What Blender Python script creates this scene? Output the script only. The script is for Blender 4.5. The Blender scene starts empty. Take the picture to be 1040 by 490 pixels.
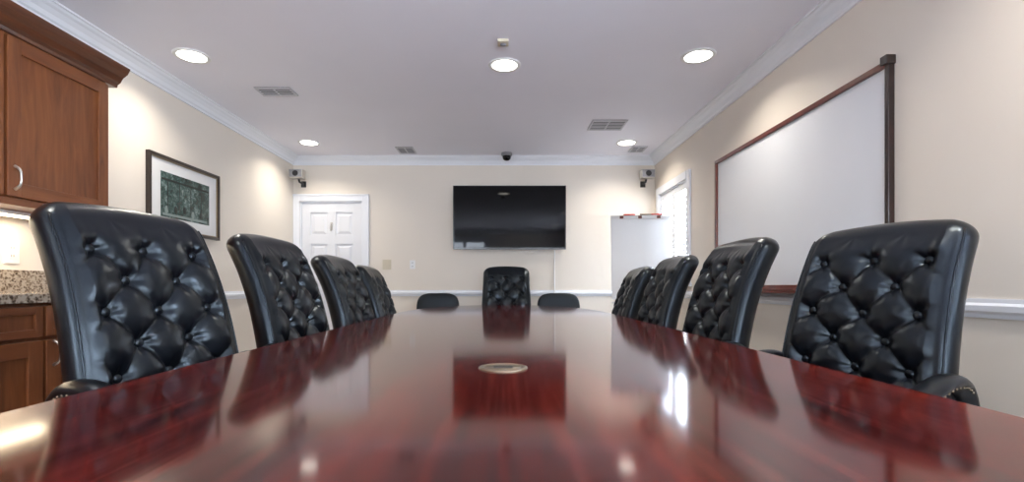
import bpy, bmesh, math, random
from mathutils import Vector, Matrix
random.seed(3)
S = bpy.context.scene
COL = S.collection
pi = math.pi

# ------------------------------------------------------------ materials
def newmat(name):
    m = bpy.data.materials.new(name); m.use_nodes = True
    nt = m.node_tree; b = nt.nodes['Principled BSDF']
    return m, nt, b
def setp(b, **k):
    for n, v in k.items():
        n = n.replace('_', ' ')
        if n in b.inputs: b.inputs[n].default_value = v
def c4(c): return (c[0], c[1], c[2], 1)
def coords(nt, scale=(1, 1, 1)):
    tc = nt.nodes.new('ShaderNodeTexCoord'); mp = nt.nodes.new('ShaderNodeMapping')
    mp.inputs['Scale'].default_value = scale
    nt.links.new(tc.outputs['Object'], mp.inputs['Vector'])
    return mp.outputs['Vector']
def noise(nt, vec, scale=5, detail=4, rough=.5, dist=0):
    n = nt.nodes.new('ShaderNodeTexNoise')
    n.inputs['Scale'].default_value = scale; n.inputs['Detail'].default_value = detail
    n.inputs['Roughness'].default_value = rough; n.inputs['Distortion'].default_value = dist
    nt.links.new(vec, n.inputs['Vector']); return n.outputs['Fac']
def ramp(nt, fac, stops):
    r = nt.nodes.new('ShaderNodeValToRGB'); e = r.color_ramp.elements
    while len(e) < len(stops): e.new(.5)
    for i, (p, c) in enumerate(stops):
        e[i].position = p; e[i].color = c4(c)
    nt.links.new(fac, r.inputs['Fac']); return r.outputs['Color']
def bump(nt, b, fac, strength=.2, dist=.01):
    bp = nt.nodes.new('ShaderNodeBump'); bp.inputs['Strength'].default_value = strength
    bp.inputs['Distance'].default_value = dist
    nt.links.new(fac, bp.inputs['Height']); nt.links.new(bp.outputs['Normal'], b.inputs['Normal'])
def paint(name, col, rough=.6, bs=.05, var=.03):
    m, nt, b = newmat(name)
    v = coords(nt)
    f = noise(nt, v, 1.5, 3)
    nt.links.new(ramp(nt, f, [(.3, [x*(1-var) for x in col]), (.7, col)]), b.inputs['Base Color'])
    setp(b, Roughness=rough)
    bump(nt, b, noise(nt, v, 260, 2), bs, .002)
    return m
def plain(name, col, rough=.4, metal=0, var=.05, **k):
    m, nt, b = newmat(name)
    v = coords(nt)
    nt.links.new(ramp(nt, noise(nt, v, 4, 2), [(.3, [x*(1-var) for x in col]), (.7, col)]), b.inputs['Base Color'])
    setp(b, Roughness=rough, Metallic=metal, **k); return m

M_wall = paint('wall_cream_paint', (.755, .687, .605))
M_ceil = paint('ceiling_paint', (.84, .84, .92), .7)
M_trim = paint('trim_white_paint', (.79, .81, .86), .35, .01)
M_door = paint('door_white_paint', (.74, .75, .79), .4, .01)
M_carpet = paint('carpet_beige', (.58, .54, .50), .95, .8, .2)
M_white = plain('white_plastic', (.8, .8, .8), .4)
M_beige = plain('beige_plastic', (.62, .55, .42), .45)
M_dark = plain('dark_plastic', (.02, .02, .022), .4)
M_grille = plain('vent_slot_dark', (.03, .03, .04), .8)
M_ventw = plain('vent_painted_metal', (.55, .55, .6), .5)
M_silver = plain('brushed_nickel', (.6, .58, .55), .28, 1)
M_brass = plain('antique_brass', (.26, .21, .15), .35, 1)
M_greyp = plain('grey_plastic', (.25, .25, .27), .4)
M_screen = plain('tv_glass', (.002, .002, .003), .04)
M_screen.node_tree.nodes['Principled BSDF'].inputs['Specular IOR Level'].default_value = .22
M_tvbez = plain('tv_bezel', (.006, .006, .008), .2)
M_board = plain('whiteboard_enamel', (.75, .77, .81), .2, 0, .01)
M_paper = plain('flipchart_paper', (.87, .88, .89), .7, 0, .01)
M_red = plain('marker_red', (.5, .05, .03), .4)
M_blue = plain('marker_blue', (.03, .06, .3), .4)
M_mat = plain('picture_mat', (.72, .72, .72), .6)
M_pframe = plain('picture_frame_dark', (.035, .025, .02), .3)
M_gold = plain('picture_frame_inner', (.25, .18, .1), .35)

def leather(name, base, rough):
    m, nt, b = newmat(name)
    v = coords(nt)
    nt.links.new(ramp(nt, noise(nt, v, 8, 4), [(.3, [x*.7 for x in base]), (.75, base)]), b.inputs['Base Color'])
    setp(b, Roughness=rough)
    b.inputs['Specular IOR Level'].default_value = .42
    b.inputs['Specular Tint'].default_value = (.75, .89, 1, 1)  # bluish daylight sheen put into the leather's reflection colour
    vo = nt.nodes.new('ShaderNodeTexVoronoi'); vo.inputs['Scale'].default_value = 420
    nt.links.new(v, vo.inputs['Vector'])
    bump(nt, b, vo.outputs['Distance'], .07, .002)
    return m
M_leather = leather('black_leather', (.0035, .0045, .007), .28)
M_leather2 = leather('black_leather_guest', (.005, .005, .006), .38)

def wood(name, cols, scale, rough=.3, coat=.3, vert=True):
    m, nt, b = newmat(name)
    v = coords(nt, scale)
    f = noise(nt, v, 3, 8, .6, .8)
    nt.links.new(ramp(nt, f, [(.25, cols[0]), (.5, cols[1]), (.8, cols[2])]), b.inputs['Base Color'])
    setp(b, Roughness=rough, Coat_Weight=coat, Coat_Roughness=.15)
    return m
M_cherry = wood('cherry_cabinet_wood', [(.10, .029, .009), (.175, .054, .016), (.25, .088, .028)], (9, 9, .9), .38, .05)
M_cherryh = wood('cherry_cabinet_wood_rail', [(.10, .029, .009), (.17, .051, .015), (.24, .082, .026)], (9, .9, 9), .38, .05)
M_cherryd = wood('cherry_crown_wood', [(.055, .016, .006), (.09, .027, .010), (.13, .042, .015)], (9, .9, 9))
M_mahog = wood('mahogany_frame_wood', [(.06, .012, .006), (.12, .022, .012), (.18, .04, .02)], (6, 6, 6))
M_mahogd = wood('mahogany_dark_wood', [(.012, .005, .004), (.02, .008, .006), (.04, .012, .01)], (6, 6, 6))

def tablewood():
    m, nt, b = newmat('polished_mahogany_veneer')
    N = nt.nodes.new; L = nt.links.new
    tc = N('ShaderNodeTexCoord'); sx = N('ShaderNodeSeparateXYZ'); L(tc.outputs['Object'], sx.inputs[0])
    ab = N('ShaderNodeMath'); ab.operation = 'ABSOLUTE'; L(sx.outputs['X'], ab.inputs[0])
    cb = N('ShaderNodeCombineXYZ'); L(ab.outputs[0], cb.inputs['X']); L(sx.outputs['Y'], cb.inputs['Y']); L(sx.outputs['Z'], cb.inputs['Z'])
    def mp(sc):
        q = N('ShaderNodeMapping'); q.inputs['Scale'].default_value = sc; L(cb.outputs[0], q.inputs['Vector']); return q.outputs[0]
    fine = noise(nt, mp((70, 1.6, 1)), 2.2, 6, .7, .2)
    mid = noise(nt, mp((16, .45, 1)), 1.6, 5, .6, .7)
    big = noise(nt, mp((3.0, .9, 1)), 1.5, 3, .5, .4)
    a = N('ShaderNodeMath'); a.operation = 'MULTIPLY_ADD'; L(fine, a.inputs[0]); a.inputs[1].default_value = .46
    a2 = N('ShaderNodeMath'); a2.operation = 'MULTIPLY'; L(mid, a2.inputs[0]); a2.inputs[1].default_value = .40
    L(a2.outputs[0], a.inputs[2])
    a3 = N('ShaderNodeMath'); a3.operation = 'MULTIPLY_ADD'; L(big, a3.inputs[0]); a3.inputs[1].default_value = .14; L(a.outputs[0], a3.inputs[2])
    fl = N('ShaderNodeMath'); fl.operation = 'DIVIDE'; L(sx.outputs['X'], fl.inputs[0]); fl.inputs[1].default_value = .27
    fo = N('ShaderNodeMath'); fo.operation = 'FLOOR'; L(fl.outputs[0], fo.inputs[0])
    wn = N('ShaderNodeTexWhiteNoise'); wn.noise_dimensions = '1D'; L(fo.outputs[0], wn.inputs['W'])
    a4 = N('ShaderNodeMath'); a4.operation = 'MULTIPLY_ADD'; L(wn.outputs['Value'], a4.inputs[0]); a4.inputs[1].default_value = .05; L(a3.outputs[0], a4.inputs[2])
    col = ramp(nt, a4.outputs[0], [(.41, (.018, .0016, .0014)), (.51, (.058, .0045, .003)), (.62, (.12, .012, .006))])
    L(col, b.inputs['Base Color'])
    setp(b, Roughness=.09, Coat_Weight=.0)
    b.inputs['Specular IOR Level'].default_value = .36
    return m
M_table = tablewood()

def granite():
    m, nt, b = newmat('granite_counter')
    v = coords(nt)
    vo = nt.nodes.new('ShaderNodeTexVoronoi'); vo.inputs['Scale'].default_value = 90; nt.links.new(v, vo.inputs['Vector'])
    n1 = noise(nt, v, 55, 5, .7)
    mx = nt.nodes.new('ShaderNodeMath'); mx.operation = 'MULTIPLY_ADD'; mx.inputs[1].default_value = .4
    nt.links.new(vo.outputs['Distance'], mx.inputs[0]); nt.links.new(n1, mx.inputs[2])
    nt.links.new(ramp(nt, mx.outputs[0], [(.47, (.04, .028, .02)), (.62, (.19, .14, .10)), (.78, (.42, .36, .29))]), b.inputs['Base Color'])
    setp(b, Roughness=.15); return m
M_granite = granite()

def artmat():
    m, nt, b = newmat('print_street_scene')
    v = coords(nt, (1, 1, 1))
    n1 = noise(nt, v, 26, 7, .8, .6)
    n2 = noise(nt, v, 7, 2, .5, 0)
    mx = nt.nodes.new('ShaderNodeMath'); mx.operation = 'MULTIPLY_ADD'; mx.inputs[1].default_value = .35
    nt.links.new(n2, mx.inputs[0]); nt.links.new(n1, mx.inputs[2])
    nt.links.new(ramp(nt, mx.outputs[0], [(.53, (.008, .020, .018)), (.65, (.028, .058, .052)), (.75, (.09, .14, .13)), (.87, (.33, .40, .39))]), b.inputs['Base Color'])
    setp(b, Roughness=.15); return m
M_art = artmat()
M_artl = plain('print_light_ink', (.20, .26, .25), .2)
M_artd = plain('print_dark_ink', (.013, .026, .024), .2)

def emis(name, col, s):
    m, nt, b = newmat(name)
    setp(b, Roughness=.5); b.inputs['Base Color'].default_value = (0.8, .8, .8, 1)
    b.inputs['Emission Color'].default_value = c4(col); b.inputs['Emission Strength'].default_value = s
    return m
M_lens = emis('lamp_diffuser_lit', (1, .95, .85), 9)
M_strip = emis('undercabinet_strip_lit', (1, .82, .55), 14)

def pane():
    m = bpy.data.materials.new('window_glass'); m.use_nodes = True; nt = m.node_tree
    nt.nodes.clear(); o = nt.nodes.new('ShaderNodeOutputMaterial'); mx = nt.nodes.new('ShaderNodeMixShader')
    t = nt.nodes.new('ShaderNodeBsdfTransparent'); g = nt.nodes.new('ShaderNodeBsdfGlossy'); g.inputs['Roughness'].default_value = .02
    mx.inputs[0].default_value = .06
    nt.links.new(t.outputs[0], mx.inputs[1]); nt.links.new(g.outputs[0], mx.inputs[2]); nt.links.new(mx.outputs[0], o.inputs[0]); return m
M_glass = pane()

# ------------------------------------------------------------ mesh builder
class MB:
    def __init__(s): s.v = []; s.f = []; s.m = []; s.sm = []; s.mats = []
    def mi(s, mat):
        if mat not in s.mats: s.mats.append(mat)
        return s.mats.index(mat)
    def add(s, vs, fs, mat, smooth=False):
        o = len(s.v); k = s.mi(mat); s.v += [tuple(p) for p in vs]
        for f in fs: s.f.append([i+o for i in f]); s.m.append(k); s.sm.append(smooth)
    def box(s, x0, x1, y0, y1, z0, z1, mat, M=None):
        vs = [Vector((x, y, z)) for z in (z0, z1) for y in (y0, y1) for x in (x0, x1)]
        if M: vs = [M @ p for p in vs]
        s.add(vs, [(0, 2, 3, 1), (4, 5, 7, 6), (0, 1, 5, 4), (2, 6, 7, 3), (0, 4, 6, 2), (1, 3, 7, 5)], mat)
    def frustum(s, r0, r1, mat, fn):
        vs = [fn(a, b, r0[4]) for a, b in ((r0[0], r0[2]), (r0[1], r0[2]), (r0[1], r0[3]), (r0[0], r0[3]))]
        vs += [fn(a, b, r1[4]) for a, b in ((r1[0], r1[2]), (r1[1], r1[2]), (r1[1], r1[3]), (r1[0], r1[3]))]
        s.add(vs, [(0, 3, 2, 1), (4, 5, 6, 7), (0, 1, 5, 4), (1, 2, 6, 5), (2, 3, 7, 6), (3, 0, 4, 7)], mat)
    def rings(s, rings, mat, smooth=True, cap=True):
        n = len(rings[0]); vs = [p for r in rings for p in r]; fs = []
        for i in range(len(rings)-1):
            for j in range(n):
                k = (j+1) % n
                fs.append((i*n+j, i*n+k, (i+1)*n+k, (i+1)*n+j))
        if cap:
            fs.append(tuple(range(n-1, -1, -1))); fs.append(tuple((len(rings)-1)*n+j for j in range(n)))
        s.add(vs, fs, mat, smooth)
    def tube(s, pts, rad, mat, seg=12, sy=1.0, up=Vector((0, 0, 1))):
        pts = [Vector(p) for p in pts]; R = []
        for i, p in enumerate(pts):
            t = (pts[min(i+1, len(pts)-1)] - pts[max(i-1, 0)]).normalized()
            u = up if abs(t.dot(up)) < .98 else Vector((1, 0, 0))
            a = t.cross(u).normalized(); b = a.cross(t).normalized()
            r = rad[i] if isinstance(rad, (list, tuple)) else rad
            R.append([p + a*math.cos(2*pi*j/seg)*r + b*math.sin(2*pi*j/seg)*r*sy for j in range(seg)])
        s.rings(R, mat)
    def lathe(s, prof, c, mat, seg=24, fn=None):
        R = []
        for r, z in prof:
            ring = [Vector((r*math.cos(2*pi*j/seg), r*math.sin(2*pi*j/seg), z)) for j in range(seg)]
            R.append([(fn(p) if fn else p) + Vector(c) for p in ring])
        s.rings(R, mat)
    def sell(s, c, r, mat, e1=.5, e2=.5, nu=28, nv=16, M=None):
        f = lambda w, e: math.copysign(abs(w)**e, w)
        R = []
        for i in range(nv+1):
            v = -pi/2 + pi*i/nv
            cv = f(math.cos(v), e1) if 0 < i < nv else .001
            ring = []
            for j in range(nu):
                u = 2*pi*j/nu
                p = Vector((c[0]+r[0]*cv*f(math.cos(u), e2), c[1]+r[1]*cv*f(math.sin(u), e2), c[2]+r[2]*f(math.sin(v), e1)))
                ring.append(M @ p if M else p)
            R.append(ring)
        s.rings(R, mat)
    def prism(s, prof, fn, l0, l1, mat):
        s.rings([[fn(a, b, l0) for a, b in prof], [fn(a, b, l1) for a, b in prof]], mat, False)
    def mesh(s, name):
        me = bpy.data.meshes.new(name); me.from_pydata(s.v, [], s.f)
        for m in s.mats: me.materials.append(m)
        me.polygons.foreach_set('material_index', s.m); me.polygons.foreach_set('use_smooth', s.sm)
        bm = bmesh.new(); bm.from_mesh(me); bmesh.ops.recalc_face_normals(bm, faces=bm.faces); bm.to_mesh(me); bm.free()
        me.update(); return me
    def obj(s, name, bevel=0, loc=(0, 0, 0), rot=0, parent=None):
        o = bpy.data.objects.new(name, s.mesh(name)); COL.objects.link(o)
        o.location = loc; o.rotation_euler = (0, 0, rot)
        if parent: o.parent = parent
        if bevel:
            b = o.modifiers.new('bevel', 'BEVEL'); b.width = bevel; b.segments = 2; b.limit_method = 'ANGLE'; b.angle_limit = math.radians(40)
        return o
V = Vector
# ------------------------------------------------------------ room
XL, XR, YB, YF, ZC = -2.42, 1.75, 5.68, -1.9, 2.44
T = .14
def wall(name, axis, pos, sgn, u0, u1, holes, mat):
    us = sorted(set([u0, u1]+[h[0] for h in holes]+[h[1] for h in holes]))
    zs = sorted(set([0, ZC]+[h[2] for h in holes]+[h[3] for h in holes]))
    m = MB(); a, b = sorted((pos, pos+sgn*T))
    for i in range(len(us)-1):
        for k in range(len(zs)-1):
            uc = (us[i]+us[i+1])/2; zc = (zs[k]+zs[k+1])/2
            if any(h[0] < uc < h[1] and h[2] < zc < h[3] for h in holes): continue
            if axis == 'x': m.box(a, b, us[i], us[i+1], zs[k], zs[k+1], mat)
            else: m.box(us[i], us[i+1], a, b, zs[k], zs[k+1], mat)
    return m.obj(name)
W1 = (4.66, 5.50, .98, 1.97)
W2 = (-1.1, .95, .98, 2.15)
W3 = (-1.6, -.45, .98, 2.2)
W_FILL = (.3, 1.5, .85, 1.86)  # added window behind the camera for daylight; top kept out of the TV reflection
DR = (-2.345, -1.625, 0, 1.93)
wall('wall_left', 'x', XL, -1, YF, YB, [], M_wall)
wall('wall_right', 'x', XR, 1, YF, YB, [W1, W2], M_wall)
wall('wall_back', 'y', YB, 1, XL-T, XR+T, [DR], M_wall)
wall('wall_front', 'y', YF, -1, XL-T, XR+T, [W3, W_FILL], M_wall)
m = MB(); m.box(XL-T, XR+T, YF-T, YB+T, -.1, 0, M_carpet); m.obj('floor')
m = MB(); m.box(XL-T, XR+T, YF-T, YB+T, ZC, ZC+.1, M_ceil); m.obj('ceiling')

fL = lambda a, b, l: V((XL+a, l, b)); fR = lambda a, b, l: V((XR-a, l, b))
fB = lambda a, b, l: V((l, YB-a, b)); fF = lambda a, b, l: V((l, YF+a, b))
crown = [(0, ZC), (0, ZC-.095), (.012, ZC-.095), (.014, ZC-.08), (.024, ZC-.072), (.034, ZC-.05), (.055, ZC-.03), (.07, ZC-.022), (.078, ZC-.012), (.09, ZC-.01), (.09, ZC)]
for i, (f, a, b) in enumerate([(fL, YF, YB), (fR, YF, YB), (fB, XL, XR), (fF, XL, XR)]):
    m = MB(); m.prism(crown, f, a, b, M_trim); m.obj('trim_%d' % (i+1))
rail = [(0, .835), (.008, .835), (.012, .85), (.022, .86), (.024, .88), (.014, .89), (.012, .905), (0, .905)]
for i, (f, a, b) in enumerate([(fL, 2.64, YB), (fR, YF, YB), (fB, -1.54, XR), (fF, XL, .2)]):
    m = MB(); m.prism(rail, f, a, b, M_trim); m.obj('trim_%d' % (i+5))
base = [(0, 0), (.016, 0), (.016, .09), (.008, .11), (0, .115)]
for n, f, a, b in [('left', fL, 2.64, YB), ('right', fR, YF, YB), ('back', fB, -1.54, XR), ('front', fF, XL, XR)]:
    m = MB(); m.prism(base, f, a, b, M_trim); m.obj('baseboard_'+n)

# ------------------------------------------------------------ windows with plantation shutters
def window(name, f, w, npan, ang=40):
    m = MB(); u0, u1, z0, z1 = w
    def bx(a0, a1, l0, l1, b0, b1, mat):
        vs = [f(a, b, l) for b in (b0, b1) for l in (l0, l1) for a in (a0, a1)]
        m.add(vs, [(0, 2, 3, 1), (4, 5, 7, 6), (0, 1, 5, 4), (2, 6, 7, 3), (0, 4, 6, 2), (1, 3, 7, 5)], mat)
    cw = .075
    bx(0, .02, u0-cw, u0, z0, z1+cw, M_trim); bx(0, .02, u1, u1+cw, z0, z1+cw, M_trim)
    bx(0, .024, u0, u1, z1, z1+cw, M_trim)
    bx(0, .05, u0-cw-.02, u1+cw+.02, z0-.03, z0, M_trim)
    bx(-T, 0, u0, u0+.015, z0, z1, M_trim); bx(-T, 0, u1-.015, u1, z0, z1, M_trim)
    bx(-T, 0, u0, u1, z0, z0+.015, M_trim); bx(-T, 0, u0, u1, z1-.015, z1, M_trim)
    bx(-T+.02, -T+.024, u0+.015, u1-.015, z0+.015, z1-.015, M_glass)
    zm = (z0+z1)/2
    bx(-T+.01, -T+.045, u0+.015, u1-.015, zm-.02, zm+.02, M_trim)
    pw = (u1-u0-.03)/npan
    for p in range(npan):
        a = u0+.015+p*pw; b = a+pw; st = .04
        bx(-.035, -.008, a, a+st, z0+.015, z1-.015, M_trim); bx(-.035, -.008, b-st, b, z0+.015, z1-.015, M_trim)
        bx(-.035, -.008, a+st, b-st, z0+.015, z0+.08, M_trim); bx(-.035, -.008, a+st, b-st, z1-.08, z1-.015, M_trim)
        z = z0+.11
        ca, sa = math.cos(math.radians(ang)), math.sin(math.radians(ang))
        while z < z1-.10:
            pr = [(-.03, 0), (-.015, .004), (.0, .005), (.015, .004), (.03, 0), (.015, -.004), (0, -.005), (-.015, -.004)]
            pr = [(-.022+x*ca+y*sa, z-x*sa+y*ca) for x, y in pr]
            m.prism(pr, f, a+st, b-st, M_trim)
            z += .056
        bx(.012, .02, (a+b)/2-.005, (a+b)/2+.005, z0+.12, z1-.12, M_trim)
    return m.obj(name)
window('window_1', fR, W1, 2, 58)
window('window_2', fR, W2, 3, -22)
window('window_3', fF, W3, 2, -22)
window('added_fill_window', fF, W_FILL, 2, -22)  # added for its light, unseen from the camera
def portal(name, loc, rot, sx, sy):
    l = bpy.data.lights.new(name, 'AREA'); l.shape = 'RECTANGLE'; l.size = sx; l.size_y = sy; l.energy = 1
    l.cycles.is_portal = True
    o = bpy.data.objects.new(name, l); COL.objects.link(o); o.location = loc; o.rotation_euler = rot
for W in (W1, W2):
    portal('daylight_portal', (XR+T+.02, (W[0]+W[1])/2, (W[2]+W[3])/2), (0, pi/2, 0), W[3]-W[2], W[1]-W[0])
for W in (W3, W_FILL):
    portal('daylight_portal', ((W[0]+W[1])/2, YF-T-.02, (W[2]+W[3])/2), (pi/2, 0, 0), W[1]-W[0], W[3]-W[2])

# ------------------------------------------------------------ door
m = MB(); x0, x1 = DR[0], DR[1]
for a, b, c, d in [(x0-.073, x0, 0, DR[3]+.08), (x1, x1+.08, 0, DR[3]+.08), (x0, x1, DR[3], DR[3]+.08)]:
    m.box(a, b, YB-.018, YB, c, d, M_trim)
m.box(x0-.073, x1+.08, YB-.026, YB-.018, DR[3]+.062, DR[3]+.08, M_trim)
m.box(x1+.06, x1+.08, YB-.026, YB-.018, 0, DR[3]+.062, M_trim)
yd = YB+.02
m.box(x0, x0+.012, YB, YB+T, 0, DR[3], M_trim); m.box(x1-.012, x1, YB, YB+T, 0, DR[3], M_trim); m.box(x0+.012, x1-.012, YB, YB+T, DR[3]-.012, DR[3], M_trim)
m.obj('door_frame', .003)
m = MB(); a0, a1 = x0+.014, x1-.014; z1 = DR[3]-.014
m.box(a0, a1, yd+.016, yd+.04, .01, z1, M_door)
st = .1; mid = (a0+a1)/2
cols = [(a0+st, mid-.045), (mid+.045, a1-st)]; rows = [(.22, .78), (.93, 1.44), (1.54, z1-.11)]
for q in [(a0, a0+st), (mid-.045, mid+.045), (a1-st, a1)]: m.box(q[0], q[1], yd, yd+.016, .01, z1, M_door)
zz = [.01]+[v for r in rows for v in r]+[z1]
for k in range(0, len(zz), 2):
    for c in cols: m.box(c[0], c[1], yd, yd+.016, zz[k], zz[k+1], M_door)
for c in cols:
    for r in rows:
        m.frustum((c[0]+.018, c[1]-.018, r[0]+.018, r[1]-.018, 0), (c[0]+.045, c[1]-.045, r[0]+.045, r[1]-.045, 1), M_door, lambda a, b, c_: V((a, yd+.016-.012*c_, b)))
m.lathe([(.03, 0), (.03, .006), (.012, .01), (.012, .035), (.026, .045), (.03, .06), (.02, .072), (.002, .075)], (a1-.06, yd, .95), M_silver, 20, lambda p: V((p.x, -p.z, p.y)))
m.tube([(mid, yd, 1.66), (mid, yd-.03, 1.655), (mid, yd-.045, 1.62), (mid, yd-.035, 1.59), (mid, yd-.02, 1.60)], .007, M_silver, 8)
m.box(mid-.014, mid+.014, yd-.006, yd, 1.6, 1.69, M_silver)
m.obj('door_1', .003)

# ------------------------------------------------------------ cabinets (left)
def panel_door(m, xf, y0, y1, z0, z1, raised=True, st=.06):
    m.box(xf-.012, xf, y0, y1, z0, z1, M_cherry)
    for q in ((y0, y0+st), (y1-st, y1)): m.box(xf, xf+.012, q[0], q[1], z0, z1, M_cherry)
    for q in ((z0, z0+st), (z1-st, z1)): m.box(xf, xf+.012, y0+st, y1-st, q[0], q[1], M_cherryh)
def pull(m, x, y, z, vert=True, L=.05):
    pts = []
    for i in range(13):
        t = -1+2*i/12; d = .028*(1-t**4)
        pts.append((x+d, y, z+L*t) if vert else (x+d, y+L*t, z))
    m.tube(pts, [.0045+.0025*abs(-1+2*i/12)**3 for i in range(13)], M_silver, 8, up=V((0, 1, 0)) if vert else V((0, 0, 1)))
m = MB(); xf = -2.112; ye = 2.62; yn = -.6
m.box(XL+.001, xf, yn, ye, 1.32, 2.06, M_cherry)
m.box(XL+.001, xf+.006, yn, ye, 1.30, 1.33, M_cherryh)
cr = [(-.3, 2.03), (.012, 2.03), (.016, 2.045), (.03, 2.055), (.045, 2.08), (.07, 2.1), (.078, 2.115), (.085, 2.13), (-.3, 2.13)]
m.prism(cr, lambda a, b, l: V((xf+a, l, b)), yn, ye+.06, M_cherryd)
yy = ye-.015
while yy > yn+.4:
    panel_door(m, xf+.012, yy-.53, yy, 1.335, 2.015)
    pull(m, xf+.024, yy-.53+.03, 1.415)
    yy -= .545
m.obj('wall_cabinet', .0025)
m = MB(); xb = -1.85
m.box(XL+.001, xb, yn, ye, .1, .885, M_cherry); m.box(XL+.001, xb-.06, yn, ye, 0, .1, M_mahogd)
yy = ye-.12
while yy > yn+.4:
    panel_door(m, xb+.012, yy-.53, yy, .13, .735)
    pull(m, xb+.024, yy-.53+.03, .68)
    panel_door(m, xb+.012, yy-.53, yy, .75, .87, False, .03)
    pull(m, xb+.026, yy-.265, .81, False)
    yy -= .545
m.box(XL+.001, xb+.04, yn, ye+.02, .885, .92, M_granite)
m.box(XL+.001, XL+.02, yn, ye+.02, .92, 1.03, M_granite)
m.obj('base_cabinet_with_granite_counter', .0025)
m = MB(); m.box(XL+.08, XL+.16, .9, 2.5, 1.282, 1.298, M_white); m.box(XL+.09, XL+.15, .92, 2.48, 1.279, 1.283, M_strip)
uc = m.obj('undercabinet_light')
l = bpy.data.lights.new('undercabinet_lamp', 'AREA'); l.shape = 'RECTANGLE'; l.size = .06; l.size_y = 1.5; l.energy = 5; l.color = (1, .80, .56)
o = bpy.data.objects.new('undercabinet_lamp', l); COL.objects.link(o); o.location = (XL+.12, 1.7, 1.275); o.parent = uc
def plate(name, f, l, z, w, h, mat, kind):
    m = MB()
    def bx(a0, a1, l0, l1, b0, b1, mt):
        vs = [f(a, b, q) for b in (b0, b1) for q in (l0, l1) for a in (a0, a1)]
        m.add(vs, [(0, 2, 3, 1), (4, 5, 7, 6), (0, 1, 5, 4), (2, 6, 7, 3), (0, 4, 6, 2), (1, 3, 7, 5)], mt)
    bx(0, .006, l-w/2, l+w/2, z-h/2, z+h/2, mat)
    if kind == 'outlet':
        for s in (-.02, .02):
            bx(.006, .009, l-.016, l+.016, z+s-.014, z+s+.014, mat)
            bx(.009, .0095, l-.007, l-.004, z+s-.006, z+s+.006, M_dark); bx(.009, .0095, l+.004, l+.007, z+s-.006, z+s+.006, M_dark)
    else:
        for s in kind:
            bx(.006, .009, l+s-.012, l+s+.012, z-.03, z+.03, mat); bx(.009, .018, l+s-.005, l+s+.005, z-.004, z+.014, mat)
    m.obj(name, .0015)
plate('wall_outlet', fL, 2.42, 1.12, .075, .115, M_white, 'outlet')
plate('light_switch', fB, -1.34, 1.2, .1, .115, M_beige, (-.023, .023))
plate('wall_outlet', fB, -1.045, 1.2, .06, .1, M_white, 'outlet')

# ------------------------------------------------------------ framed print
m = MB(); y0, y1, z0, z1 = 3.33, 4.16, 1.335, 1.877; fw = .022
def lb(a0, a1, l0, l1, b0, b1, mt): m.box(XL+a0, XL+a1, l0, l1, b0, b1, mt)
lb(.001, .012, y0+.01, y1-.01, z0+.01, z1-.01, M_mat)
for q in ((y0, y0+fw), (y1-fw, y1)): lb(.001, .028, q[0], q[1], z0, z1, M_pframe)
for q in ((z0, z0+fw), (z1-fw, z1)): lb(.001, .028, y0+fw, y1-fw, q[0], q[1], M_pframe)
for q in ((y0+fw, y0+fw+.008), (y1-fw-.008, y1-fw)): lb(.012, .02, q[0], q[1], z0+fw, z1-fw, M_gold)
for q in ((z0+fw, z0+fw+.008), (z1-fw-.008, z1-fw)): lb(.012, .02, y0+fw, y1-fw, q[0], q[1], M_gold)
p0, p1, q0, q1 = y0+.13, y1-.13, z0+.11, z1-.11
lb(.012, .0135, p0, p1, q0, q1, M_art)
lb(.0135, .0140, p0+.02, p1-.03, q0+.012, q0+.03, M_artl)
for i in range(4):
    yy = p0+.07+i*.13; lb(.0135, .0142, yy, yy+.008, q0+.05, q1-.06, M_artd)
lb(.0135, .0142, p0+.01, p1-.01, q1-.06, q1-.045, M_artd)
for i in range(5):
    yy = p0+.06+i*.1; m.sell((XL+.0138, yy, q0+.055+.01*(i % 3)), (.0006, .02, .028), M_artd if i % 3 else M_artl, 1, 1, 12, 8)
m.obj('framed_picture', .001)

# ------------------------------------------------------------ whiteboard
m = MB(); y0, y1, z0, z1 = 2.19, 4.0, .93, 1.965
def rb(a0, a1, l0, l1, b0, b1, mt): m.box(XR-a1, XR-a0, l0, l1, b0, b1, mt)
rb(.001, .018, y0+.015, y1-.015, z0+.015, z1-.015, M_board)
rb(.001, .034, y0+.03, y1-.0, z1-.028, z1, M_mahog)
rb(.001, .034, y0+.03, y1, z0, z0+.028, M_mahog)
rb(.001, .034, y1-.03, y1, z0+.028, z1-.028, M_mahog)
rb(.001, .030, y0+.008, y0+.032, z0-.01, z1+.005, M_mahogd)
rb(.001, .045, y0, y0+.04, z1-.02, z1+.02, M_mahogd)
rb(.001, .085, y0+.2, y1-.1, z0-.022, z0-.006, M_mahog); rb(.078, .085, y0+.2, y1-.1, z0-.006, z0+.008, M_mahog)
for i, c in enumerate((M_red, M_blue, M_dark)):
    m.tube([(XR-.055, 3.2+i*.17, z0+.003), (XR-.055, 3.33+i*.17, z0+.003)], .0085, c, 10)
m.obj('whiteboard', .003)

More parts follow.
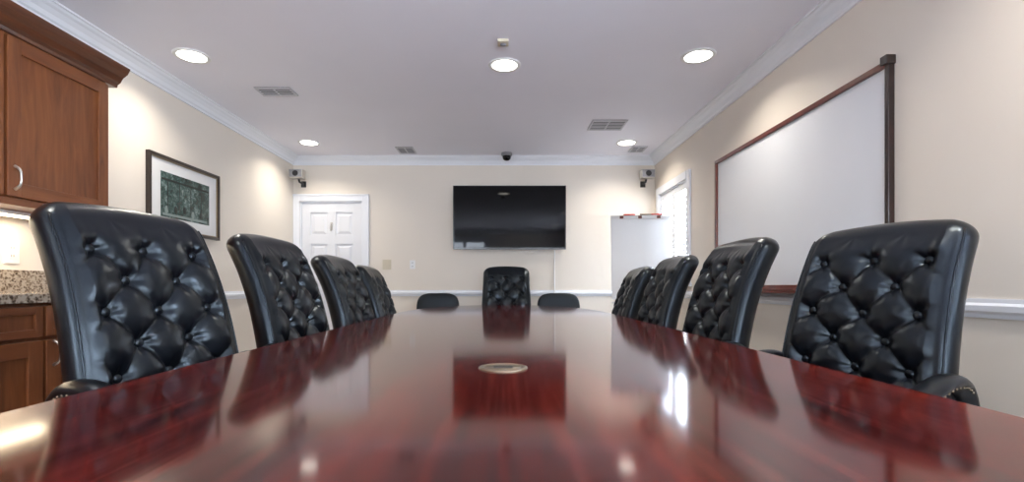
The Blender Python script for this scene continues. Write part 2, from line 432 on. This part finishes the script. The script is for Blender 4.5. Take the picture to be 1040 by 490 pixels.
# ------------------------------------------------------------ TV
m = MB(); x0, x1, z0, z1 = -.57, .716, 1.37, 2.098
m.box(x0, x1, YB-.075, YB-.04, z0, z1, M_tvbez)
m.box(x0+.012, x1-.012, YB-.0765, YB-.074, z0+.022, z1-.012, M_screen)
m.box(x0+.15, x1-.15, YB-.04, YB-.02, z0+.1, z1-.1, M_dark); m.box(x0+.4, x1-.4, YB-.02, YB, z0+.2, z1-.2, M_dark)
m.box(x0, x1, YB-.078, YB-.075, z0, z0+.006, M_greyp)
pts = [(.59, YB-.035, 1.375), (.592, YB-.02, 1.3), (.588, YB-.012, 1.15), (.592, YB-.012, 1.0), (.59, YB-.03, .9), (.59, YB-.03, .82), (.59, YB-.01, .6), (.59, YB-.01, .35)]
m.tube(pts, .006, M_white, 8, up=V((0, 1, 0)))
m.obj('wall_mounted_television', .003)

# ------------------------------------------------------------ ceiling fixtures
def recessed(x, y, e=7.5):
    m = MB()
    m.lathe([(.084, 0), (.086, -.006), (.105, -.007), (.109, -.003), (.109, 0)], (0, 0, 0), M_white, 32)
    m.lathe([(.0838, -.0005), (.0838, -.005), (.05, -.006), (.001, -.0065)], (0, 0, 0), M_lens, 32)
    o = m.obj('recessed_ceiling_light', 0, (x, y, ZC))
    l = bpy.data.lights.new('lamp', 'AREA'); l.shape = 'DISK'; l.size = .16; l.energy = e; l.color = (1, .93, .82)
    l.spread = math.radians(134)
    q = bpy.data.objects.new('lamp', l); COL.objects.link(q); q.parent = o; q.location = (0, 0, -.012)
for x, y in [(-2.01, 3.18), (1.26, 3.18), (.01, 3.31), (-2.01, 5.1), (1.28, 5.1), (-1.5, 1.25), (1.26, 1.25), (-1.5, -.8), (1.26, -.8)]:
    recessed(x, y)
def vent(x, y, w, d, n):
    m = MB(); 
    m.box(-w/2, w/2, -d/2, d/2, -.004, 0, M_grille)
    f = .016
    for a, b, c, e in [(-w/2, -w/2+f, -d/2, d/2), (w/2-f, w/2, -d/2, d/2), (-w/2+f, w/2-f, -d/2, -d/2+f), (-w/2+f, w/2-f, d/2-f, d/2)]:
        m.box(a, b, c, e, -.008, 0, M_ventw)
    for i in range(n):
        yy = -d/2+f+(d-2*f)*(i+.5)/n; h = (d-2*f)/n*.2
        m.box(-w/2+f, w/2-f, yy-h, yy+h, -.006, -.004, M_ventw)
    m.box(-.005, .005, -d/2+f, d/2-f, -.008, -.004, M_ventw)
    m.obj('ceiling_air_vent', 0, (x, y, ZC))
vent(-1.73, 3.76, .27, .16, 4); vent(-1.06, 5.38, .19, .26, 5); vent(.96, 4.54, .32, .28, 6); vent(1.46, 5.34, .16, .22, 4)
m = MB(); m.lathe([(.06, 0), (.062, -.02), (.055, -.035), (.05, -.036)], (0, 0, 0), M_greyp, 28)
m.lathe([(.047, -.034), (.047, -.05), (.04, -.07), (.025, -.083), (.001, -.088)], (0, 0, 0), M_screen, 28)
m.obj('dome_security_camera', 0, (.04, 5.5, ZC))
m = MB(); m.box(-.033, .033, -.035, .035, -.018, 0, M_beige); m.lathe([(.02, -.018), (.018, -.026), (.001, -.028)], (0, 0, 0), M_greyp, 16)
m.obj('ceiling_motion_sensor', .004, (0, 2.99, ZC))
def speaker(x, sx):
    m = MB()
    m.box(-.075, .075, -.05, .05, -.045, .05, M_silver)
    m.box(-.068, .068, -.056, -.05, -.038, .043, M_greyp)
    m.lathe([(.032, 0), (.032, .006), (.02, .002), (.001, .004)], (0, -.056, .003), M_dark, 20, lambda p: V((p.x, -p.z, p.y)))
    m.tube([(0, .04, -.04), (0, .06, -.07), (0, YB-5.5, -.075)], .012, M_dark, 8)
    m.box(-.03, .03, YB-5.5-.01, YB-5.5, -.11, -.04, M_dark)
    m.obj('wall_speaker', .006, (x, 5.5, 2.2))
speaker(-2.3, 1); speaker(1.61, -1)

# ------------------------------------------------------------ flip chart easel
m = MB(); w = .285
for s in (-1, 1):
    m.tube([(s*.05, 0, 1.66), (s*(w+.02), -.16, .0)], .012, M_silver, 10)
m.tube([(0, .05, 1.58), (0, .42, .0)], .012, M_silver, 10)
tilt = Matrix.Rotation(math.radians(-5.5), 4, 'X')
Mx = Matrix.Translation((0, -.03, 1.615)) @ tilt
m.box(-w, w, .0, .012, -.78, .04, M_white, Mx)
for i in range(5): m.box(-w+.002*i, w-.003*i, -.003-.002*i, -.0015-.002*i, -.80+.006*i, .025, M_paper, Mx)
m.box(-w-.005, w+.005, -.022, -.012, .005, .04, M_white, Mx)
for s in (-.2, -.02, .16): m.box(s, s+.035, -.03, -.022, .008, .036, M_mahog, Mx)
for i, (s, c) in enumerate(((-.16, M_red), (.0, M_brass), (.1, M_red))): m.tube([Mx @ V((s, -.01, .05)), Mx @ V((s+.11, -.01, .05))], .009, c, 8)
m.box(-w, w, -.07, -.002, -.84, -.825, M_silver, Mx)
m.obj('flip_chart_easel', 0, (1.37, 4.95, 0), math.radians(-6))

# ------------------------------------------------------------ executive chair
def smooth(a, b, x):
    t = max(0, min(1, (x-a)/(b-a))); return t*t*(3-2*t)
def build_chair():
    m = MB()
    H = .728; r = .052; al = math.radians(14)
    fwd = V((math.cos(al), 0, math.sin(al)))
    DU, DV = .164, .176; H0 = .580   # lattice
    def W(h):
        v = h/H; w = .268-.020*smooth(0, 1, v)
        q = (h-(H-.080))/.080
        if q > 0: w -= .036*(1-math.sqrt(max(0, 1-q*q)))
        q = (.08-h)/.08
        if q > 0: w -= .03*(1-math.sqrt(max(0, 1-q*q)))
        return w
    def spine(h):
        v = h/H
        return V((-.235-.170*v+.02*math.sin(pi*min(1, v*1.05))-.038*v**6, 0, .45+h*.985))
    def pos(lat, h, dep, full):
        u = lat/full
        p = spine(h)+fwd*(dep+.035*abs(u)**2.2)+V((0, lat, 0))
        p.z -= .026*u*u*smooth(.5, 1, h/H)
        return p
    def tuft(lat, h, w):
        e = w-abs(lat)
        mk = smooth(.018, .07, e)*smooth(.045, .135, H-h)*smooth(.0, .05, h)
        jl = lat+.006*math.sin(23*h+9*lat); jh = h+.008*math.sin(31*lat+5*h)
        a = jl/DU+(jh-H0)/DV; b = jl/DU-(jh-H0)/DV
        a0 = abs(math.sin(pi*a)*math.sin(pi*b))
        if h > H0:
            k = smooth(H0, H0+.04, h)
            a1 = abs(math.sin(pi*jl/DU))
            pf = (a0*(1-k)+(.55+.45*a1)*k)**.5
        else:
            pf = a0**.5
        i = round(a); j = round(b)
        dx = lat-(i+j)*DU/2; dy = (h-H0)-(i-j)*DV/2
        dm = math.exp(-(dx*dx+dy*dy)/(.023**2)) if (h <= H0+.045 and (i-j) <= 0) else 0
        cr = .0028*math.sin(6*math.atan2(dy, dx)+1.3*i)*math.exp(-(dx*dx+dy*dy)/(.05**2))
        return mk*(.020*pf-.019*dm-.003+cr)+.008*smooth(0, .05, e)*smooth(0, .06, H-h)
    NF, NC, NB = 92, 6, 20
    def ring(h, inset):
        w = W(h)-inset; t = r-inset+.0005; rr = t; full = W(h)
        P = []
        for i in range(NF+1):
            lat = -(w-rr)+2*(w-rr)*i/NF
            P.append(pos(lat, h, t+(tuft(lat, h, w) if inset < r*.8 else 0), full))
        for i in range(1, NC+1):
            an = pi/2*i/(NC+1)*1.0; P.append(pos(w-rr+rr*math.sin(an), h, t*math.cos(an), full))
        P.append(pos(w, h, 0, full))
        for i in range(1, NC+1):
            an = pi/2*i/(NC+1); P.append(pos(w-rr+rr*math.cos(an), h, -t*math.sin(an), full))
        for i in range(NB+1):
            lat = (w-rr)-2*(w-rr)*i/NB; P.append(pos(lat, h, -t, full))
        for i in range(1, NC+1):
            an = pi/2*i/(NC+1); P.append(pos(-(w-rr+rr*math.sin(an)), h, -t*math.cos(an), full))
        P.append(pos(-w, h, 0, full))
        for i in range(1, NC+1):
            an = pi/2*i/(NC+1); P.append(pos(-(w-rr+rr*math.cos(an)), h, t*math.sin(an), full))
        return P
    R = []
    for i in range(8): ph = pi/2*i/8; R.append(ring(r-r*math.cos(ph), r*(1-math.sin(ph))))
    n = 112
    for i in range(n+1): R.append(ring(r+(H-2*r)*i/n, 0))
    for i in range(1, 9): ph = pi/2*i/8; R.append(ring(H-r+r*math.sin(ph), r*(1-math.cos(ph))))
    m.rings(R, M_leather)
    for sg in (-1, 1):
        pts = []
        for i in range(40):
            h = .05+(H-r-.04)*i/39; w = W(h); pts.append(pos(sg*(w-r+r*.72), h, r*.72, w))
        m.tube(pts, .003, M_leather, 6, up=V((0, 1, 0)))
    for k in range(0, 7):
        h = H0-k*DV/2
        for q in range(-4, 5):
            if (q-k) % 2: continue
            lat = q*DU/2; w = W(h)
            if w-abs(lat) < .04 or h < .05: continue
            c = pos(lat, h, r-.006, w)
            m.sell(c, (.008, .0145, .0145), M_leather, 1, 1, 12, 8)
    # seat
    m.sell((.0, 0, .43), (.27, .27, .075), M_leather, .45, .35, 48, 18)
    m.sell((.0, 0, .375), (.255, .255, .03), M_leather, .4, .3, 40, 8)
    # arms
    for sg in (-1, 1):
        pts = [(-.285, .262, .60), (-.255, .268, .65), (-.21, .275, .684), (-.14, .28, .688), (-.07, .28, .668), (.0, .28, .655), (.08, .28, .645), (.145, .28, .63), (.18, .28, .595), (.19, .278, .54), (.18, .272, .47), (.15, .262, .40), (.10, .25, .37)]
        P = [V(p) for p in pts]; Q = []
        for i in range(len(P)-1):
            a, b, c, d = P[max(i-1, 0)], P[i], P[i+1], P[min(i+2, len(P)-1)]
            for t in (0, .25, .5, .75):
                Q.append(.5*((2*b)+(-a+c)*t+(2*a-5*b+4*c-d)*t*t+(-a+3*b-3*c+d)*t**3))
        Q.append(P[-1]); Q = [V((q.x, q.y*sg, q.z)) for q in Q]
        rad = [.034 if i < 28 else max(.022, .034-.0012*(i-28)) for i in range(len(Q))]
        m.tube(Q, rad, M_leather, 16, .68)
        for q in Q[6:28]:
            m.sell((q.x, sg*(abs(q.y)+.032), q.z-.010), (.0035, .003, .0035), M_brass, 1, 1, 8, 6)
    # base
    m.lathe([(.06, .345), (.11, .345), (.11, .32), (.035, .31), (.035, .2), (.028, .2), (.028, .12), (.045, .11), (.045, .065), (.001, .06)], (0, 0, 0), M_dark, 20)
    for i in range(5):
        a = 2*pi*i/5+.3; d = V((math.cos(a), math.sin(a), 0)); nn = V((-d.y, d.x, 0))
        secs = [(.03, .105, .028, .022), (.12, .10, .026, .018), (.22, .085, .022, .014), (.30, .075, .02, .012), (.315, .073, .012, .006)]
        m.rings([[d*q+V((0, 0, z))+nn*x*b+V((0, 0, y*c)) for x, y in ((1, .6), (.6, 1), (-.6, 1), (-1, .6), (-1, -.6), (-.6, -1), (.6, -1), (1, -.6))] for q, z, b, c in secs], M_mahog)
        c = d*.29
        m.tube([c+V((0, 0, .065)), c+V((0, 0, .045))], .008, M_silver, 8)
        for s in (-1, 1):
            m.tube([c+nn*s*.006+V((0, 0, .027)), c+nn*s*.024+V((0, 0, .027))], .0265, M_dark, 16)
    return m.mesh('executive_chair_mesh')
CH = build_chair()
def chair(x, y, yaw, zs=1.0):
    o = bpy.data.objects.new('executive_chair', CH); COL.objects.link(o)
    o.location = (x, y, 0); o.rotation_euler = (0, 0, math.radians(yaw)); o.scale = (1, 1, zs)
for x, y, yaw, zs in [(-.775, 1.41, -14, 1.02), (-.70, 2.23, -6, 1.015), (-.665, 3.05, -3, .98), (-.68, 3.85, 0, .955)]: chair(x, y, yaw, zs)
for x, y, yaw, zs in [(.945, 1.53, 202, 1.0), (.755, 2.34, 183, 1.01), (.72, 3.14, 181, .985), (.715, 3.96, 179, .95)]: chair(x, y, yaw, zs)
chair(.035, 4.95, -90, 1.0)

# ------------------------------------------------------------ guest chairs
def guest():
    m = MB()
    Mx = Matrix.Translation((0, .22, .62)) @ Matrix.Rotation(math.radians(-9), 4, 'X')
    m.sell((0, 0, .02), (.24, .035, .235), M_leather2, .5, .42, 40, 20, Mx)
    m.sell((0, -.02, .44), (.245, .245, .05), M_leather2, .4, .3, 40, 12)
    for s in (-1, 1):
        m.tube([(s*.225, -.22, 0), (s*.235, -.23, .42), (s*.24, -.22, .6), (s*.24, -.16, .64), (s*.24, 0, .645), (s*.24, .17, .64), (s*.235, .22, .60)], .016, M_dark, 10)
        m.tube([(s*.225, .21, .0), (s*.23, .2, .4), (s*.235, .225, .66)], .015, M_dark, 10, up=V((1, 0, 0)))
        m.sell((s*.24, -.01, .655), (.026, .14, .016), M_leather2, .6, .5, 20, 8)
        m.box(s*.225-.01, s*.225+.01, -.21, .21, .37, .4, M_dark)
    m.box(-.22, .22, -.22, -.2, .37, .4, M_dark); m.box(-.22, .22, .18, .2, .37, .4, M_dark)
    return m.mesh('guest_chair_mesh')
G = guest()
for x in (-.73, .62):
    o = bpy.data.objects.new('guest_chair', G); COL.objects.link(o); o.location = (x, 5.28, 0)

# ------------------------------------------------------------ conference table
TW, YN, YE, ZT = .765, -.55, 5.0, .76
def hw(y):
    if y > 3.2: t = (y-3.2)/(YE-3.2); return TW*max(0, 1-t**3)**.5
    if y < .9: t = (.9-y)/(.9-YN); return TW*max(0, 1-t**4)**.5
    return TW
ys = []
for i in range(61): ys.append(3.2+(YE-3.2)*math.sin(pi/2*i/60))
near = [.9-(.9-YN)*math.sin(pi/2*i/40) for i in range(41)]
mid = [.9+(3.2-.9)*i/12 for i in range(1, 12)]
Y = list(reversed(near))+mid+ys
out = [(hw(y), y) for y in Y]+[(-hw(y), y) for y in reversed(Y[1:-1])]
def inset(d):
    cy = (YN+YE)/2
    return [(x*(1-d/TW), cy+(y-cy)*(1-d/((YE-YN)/2))) for x, y in out]
m = MB()
R = [[V((x, y, z)) for x, y in inset(d)] for d, z in [(.03, ZT-.040), (.012, ZT-.039), (.004, ZT-.036), (0, ZT-.03), (0, ZT-.016), (.002, ZT-.007), (.007, ZT-.002), (.014, ZT)]]
m.rings(R, M_table, True)
for yc in (.75, 2.3, 3.9):
    m.box(-.22, .22, yc-.3, yc+.3, .08, ZT-.040, M_table); m.box(-.26, .26, yc-.34, yc+.34, 0, .08, M_table)
    for s in (-1, 1):
        m.frustum((yc-.22, yc+.22, .16, .6, 0), (yc-.18, yc+.18, .2, .56, 1), M_table, lambda a, b, c, s=s: V((s*(.22+.012*c), a, b)))
gx, gy = 0.0, 1.14
m.lathe([(.044, ZT-.001), (.044, ZT+.003), (.05, ZT+.0045), (.056, ZT+.003), (.058, ZT-.001)], (gx, gy, 0), M_brass, 40)
m.lathe([(.0438, ZT-.001), (.0438, ZT+.0022), (.001, ZT+.0024)], (gx, gy, 0), M_brass, 40)
m.box(gx-.022, gx+.022, gy-.012, gy+.016, ZT+.002, ZT+.003, M_dark)
ob = m.obj('conference_table')
for p in ob.data.polygons:
    if abs(p.normal.z) > .999 and len(p.vertices) > 50: p.use_smooth = False

# ------------------------------------------------------------ world + camera
w = bpy.data.worlds.new('world'); S.world = w; w.use_nodes = True
bg = w.node_tree.nodes['Background']; bg.inputs['Color'].default_value = (.80, .89, 1, 1); bg.inputs['Strength'].default_value = 36.0
cam = bpy.data.cameras.new('camera'); cam.lens = 500/1040*36; cam.sensor_width = 36; cam.shift_x = 9/1040; cam.shift_y = 46/1040
cam.clip_start = .02
co = bpy.data.objects.new('camera', cam); COL.objects.link(co); co.location = (0, 0, .95); co.rotation_euler = (pi/2, 0, 0)
S.camera = co
S.view_settings.view_transform = 'Standard'
S.view_settings.look = 'None'
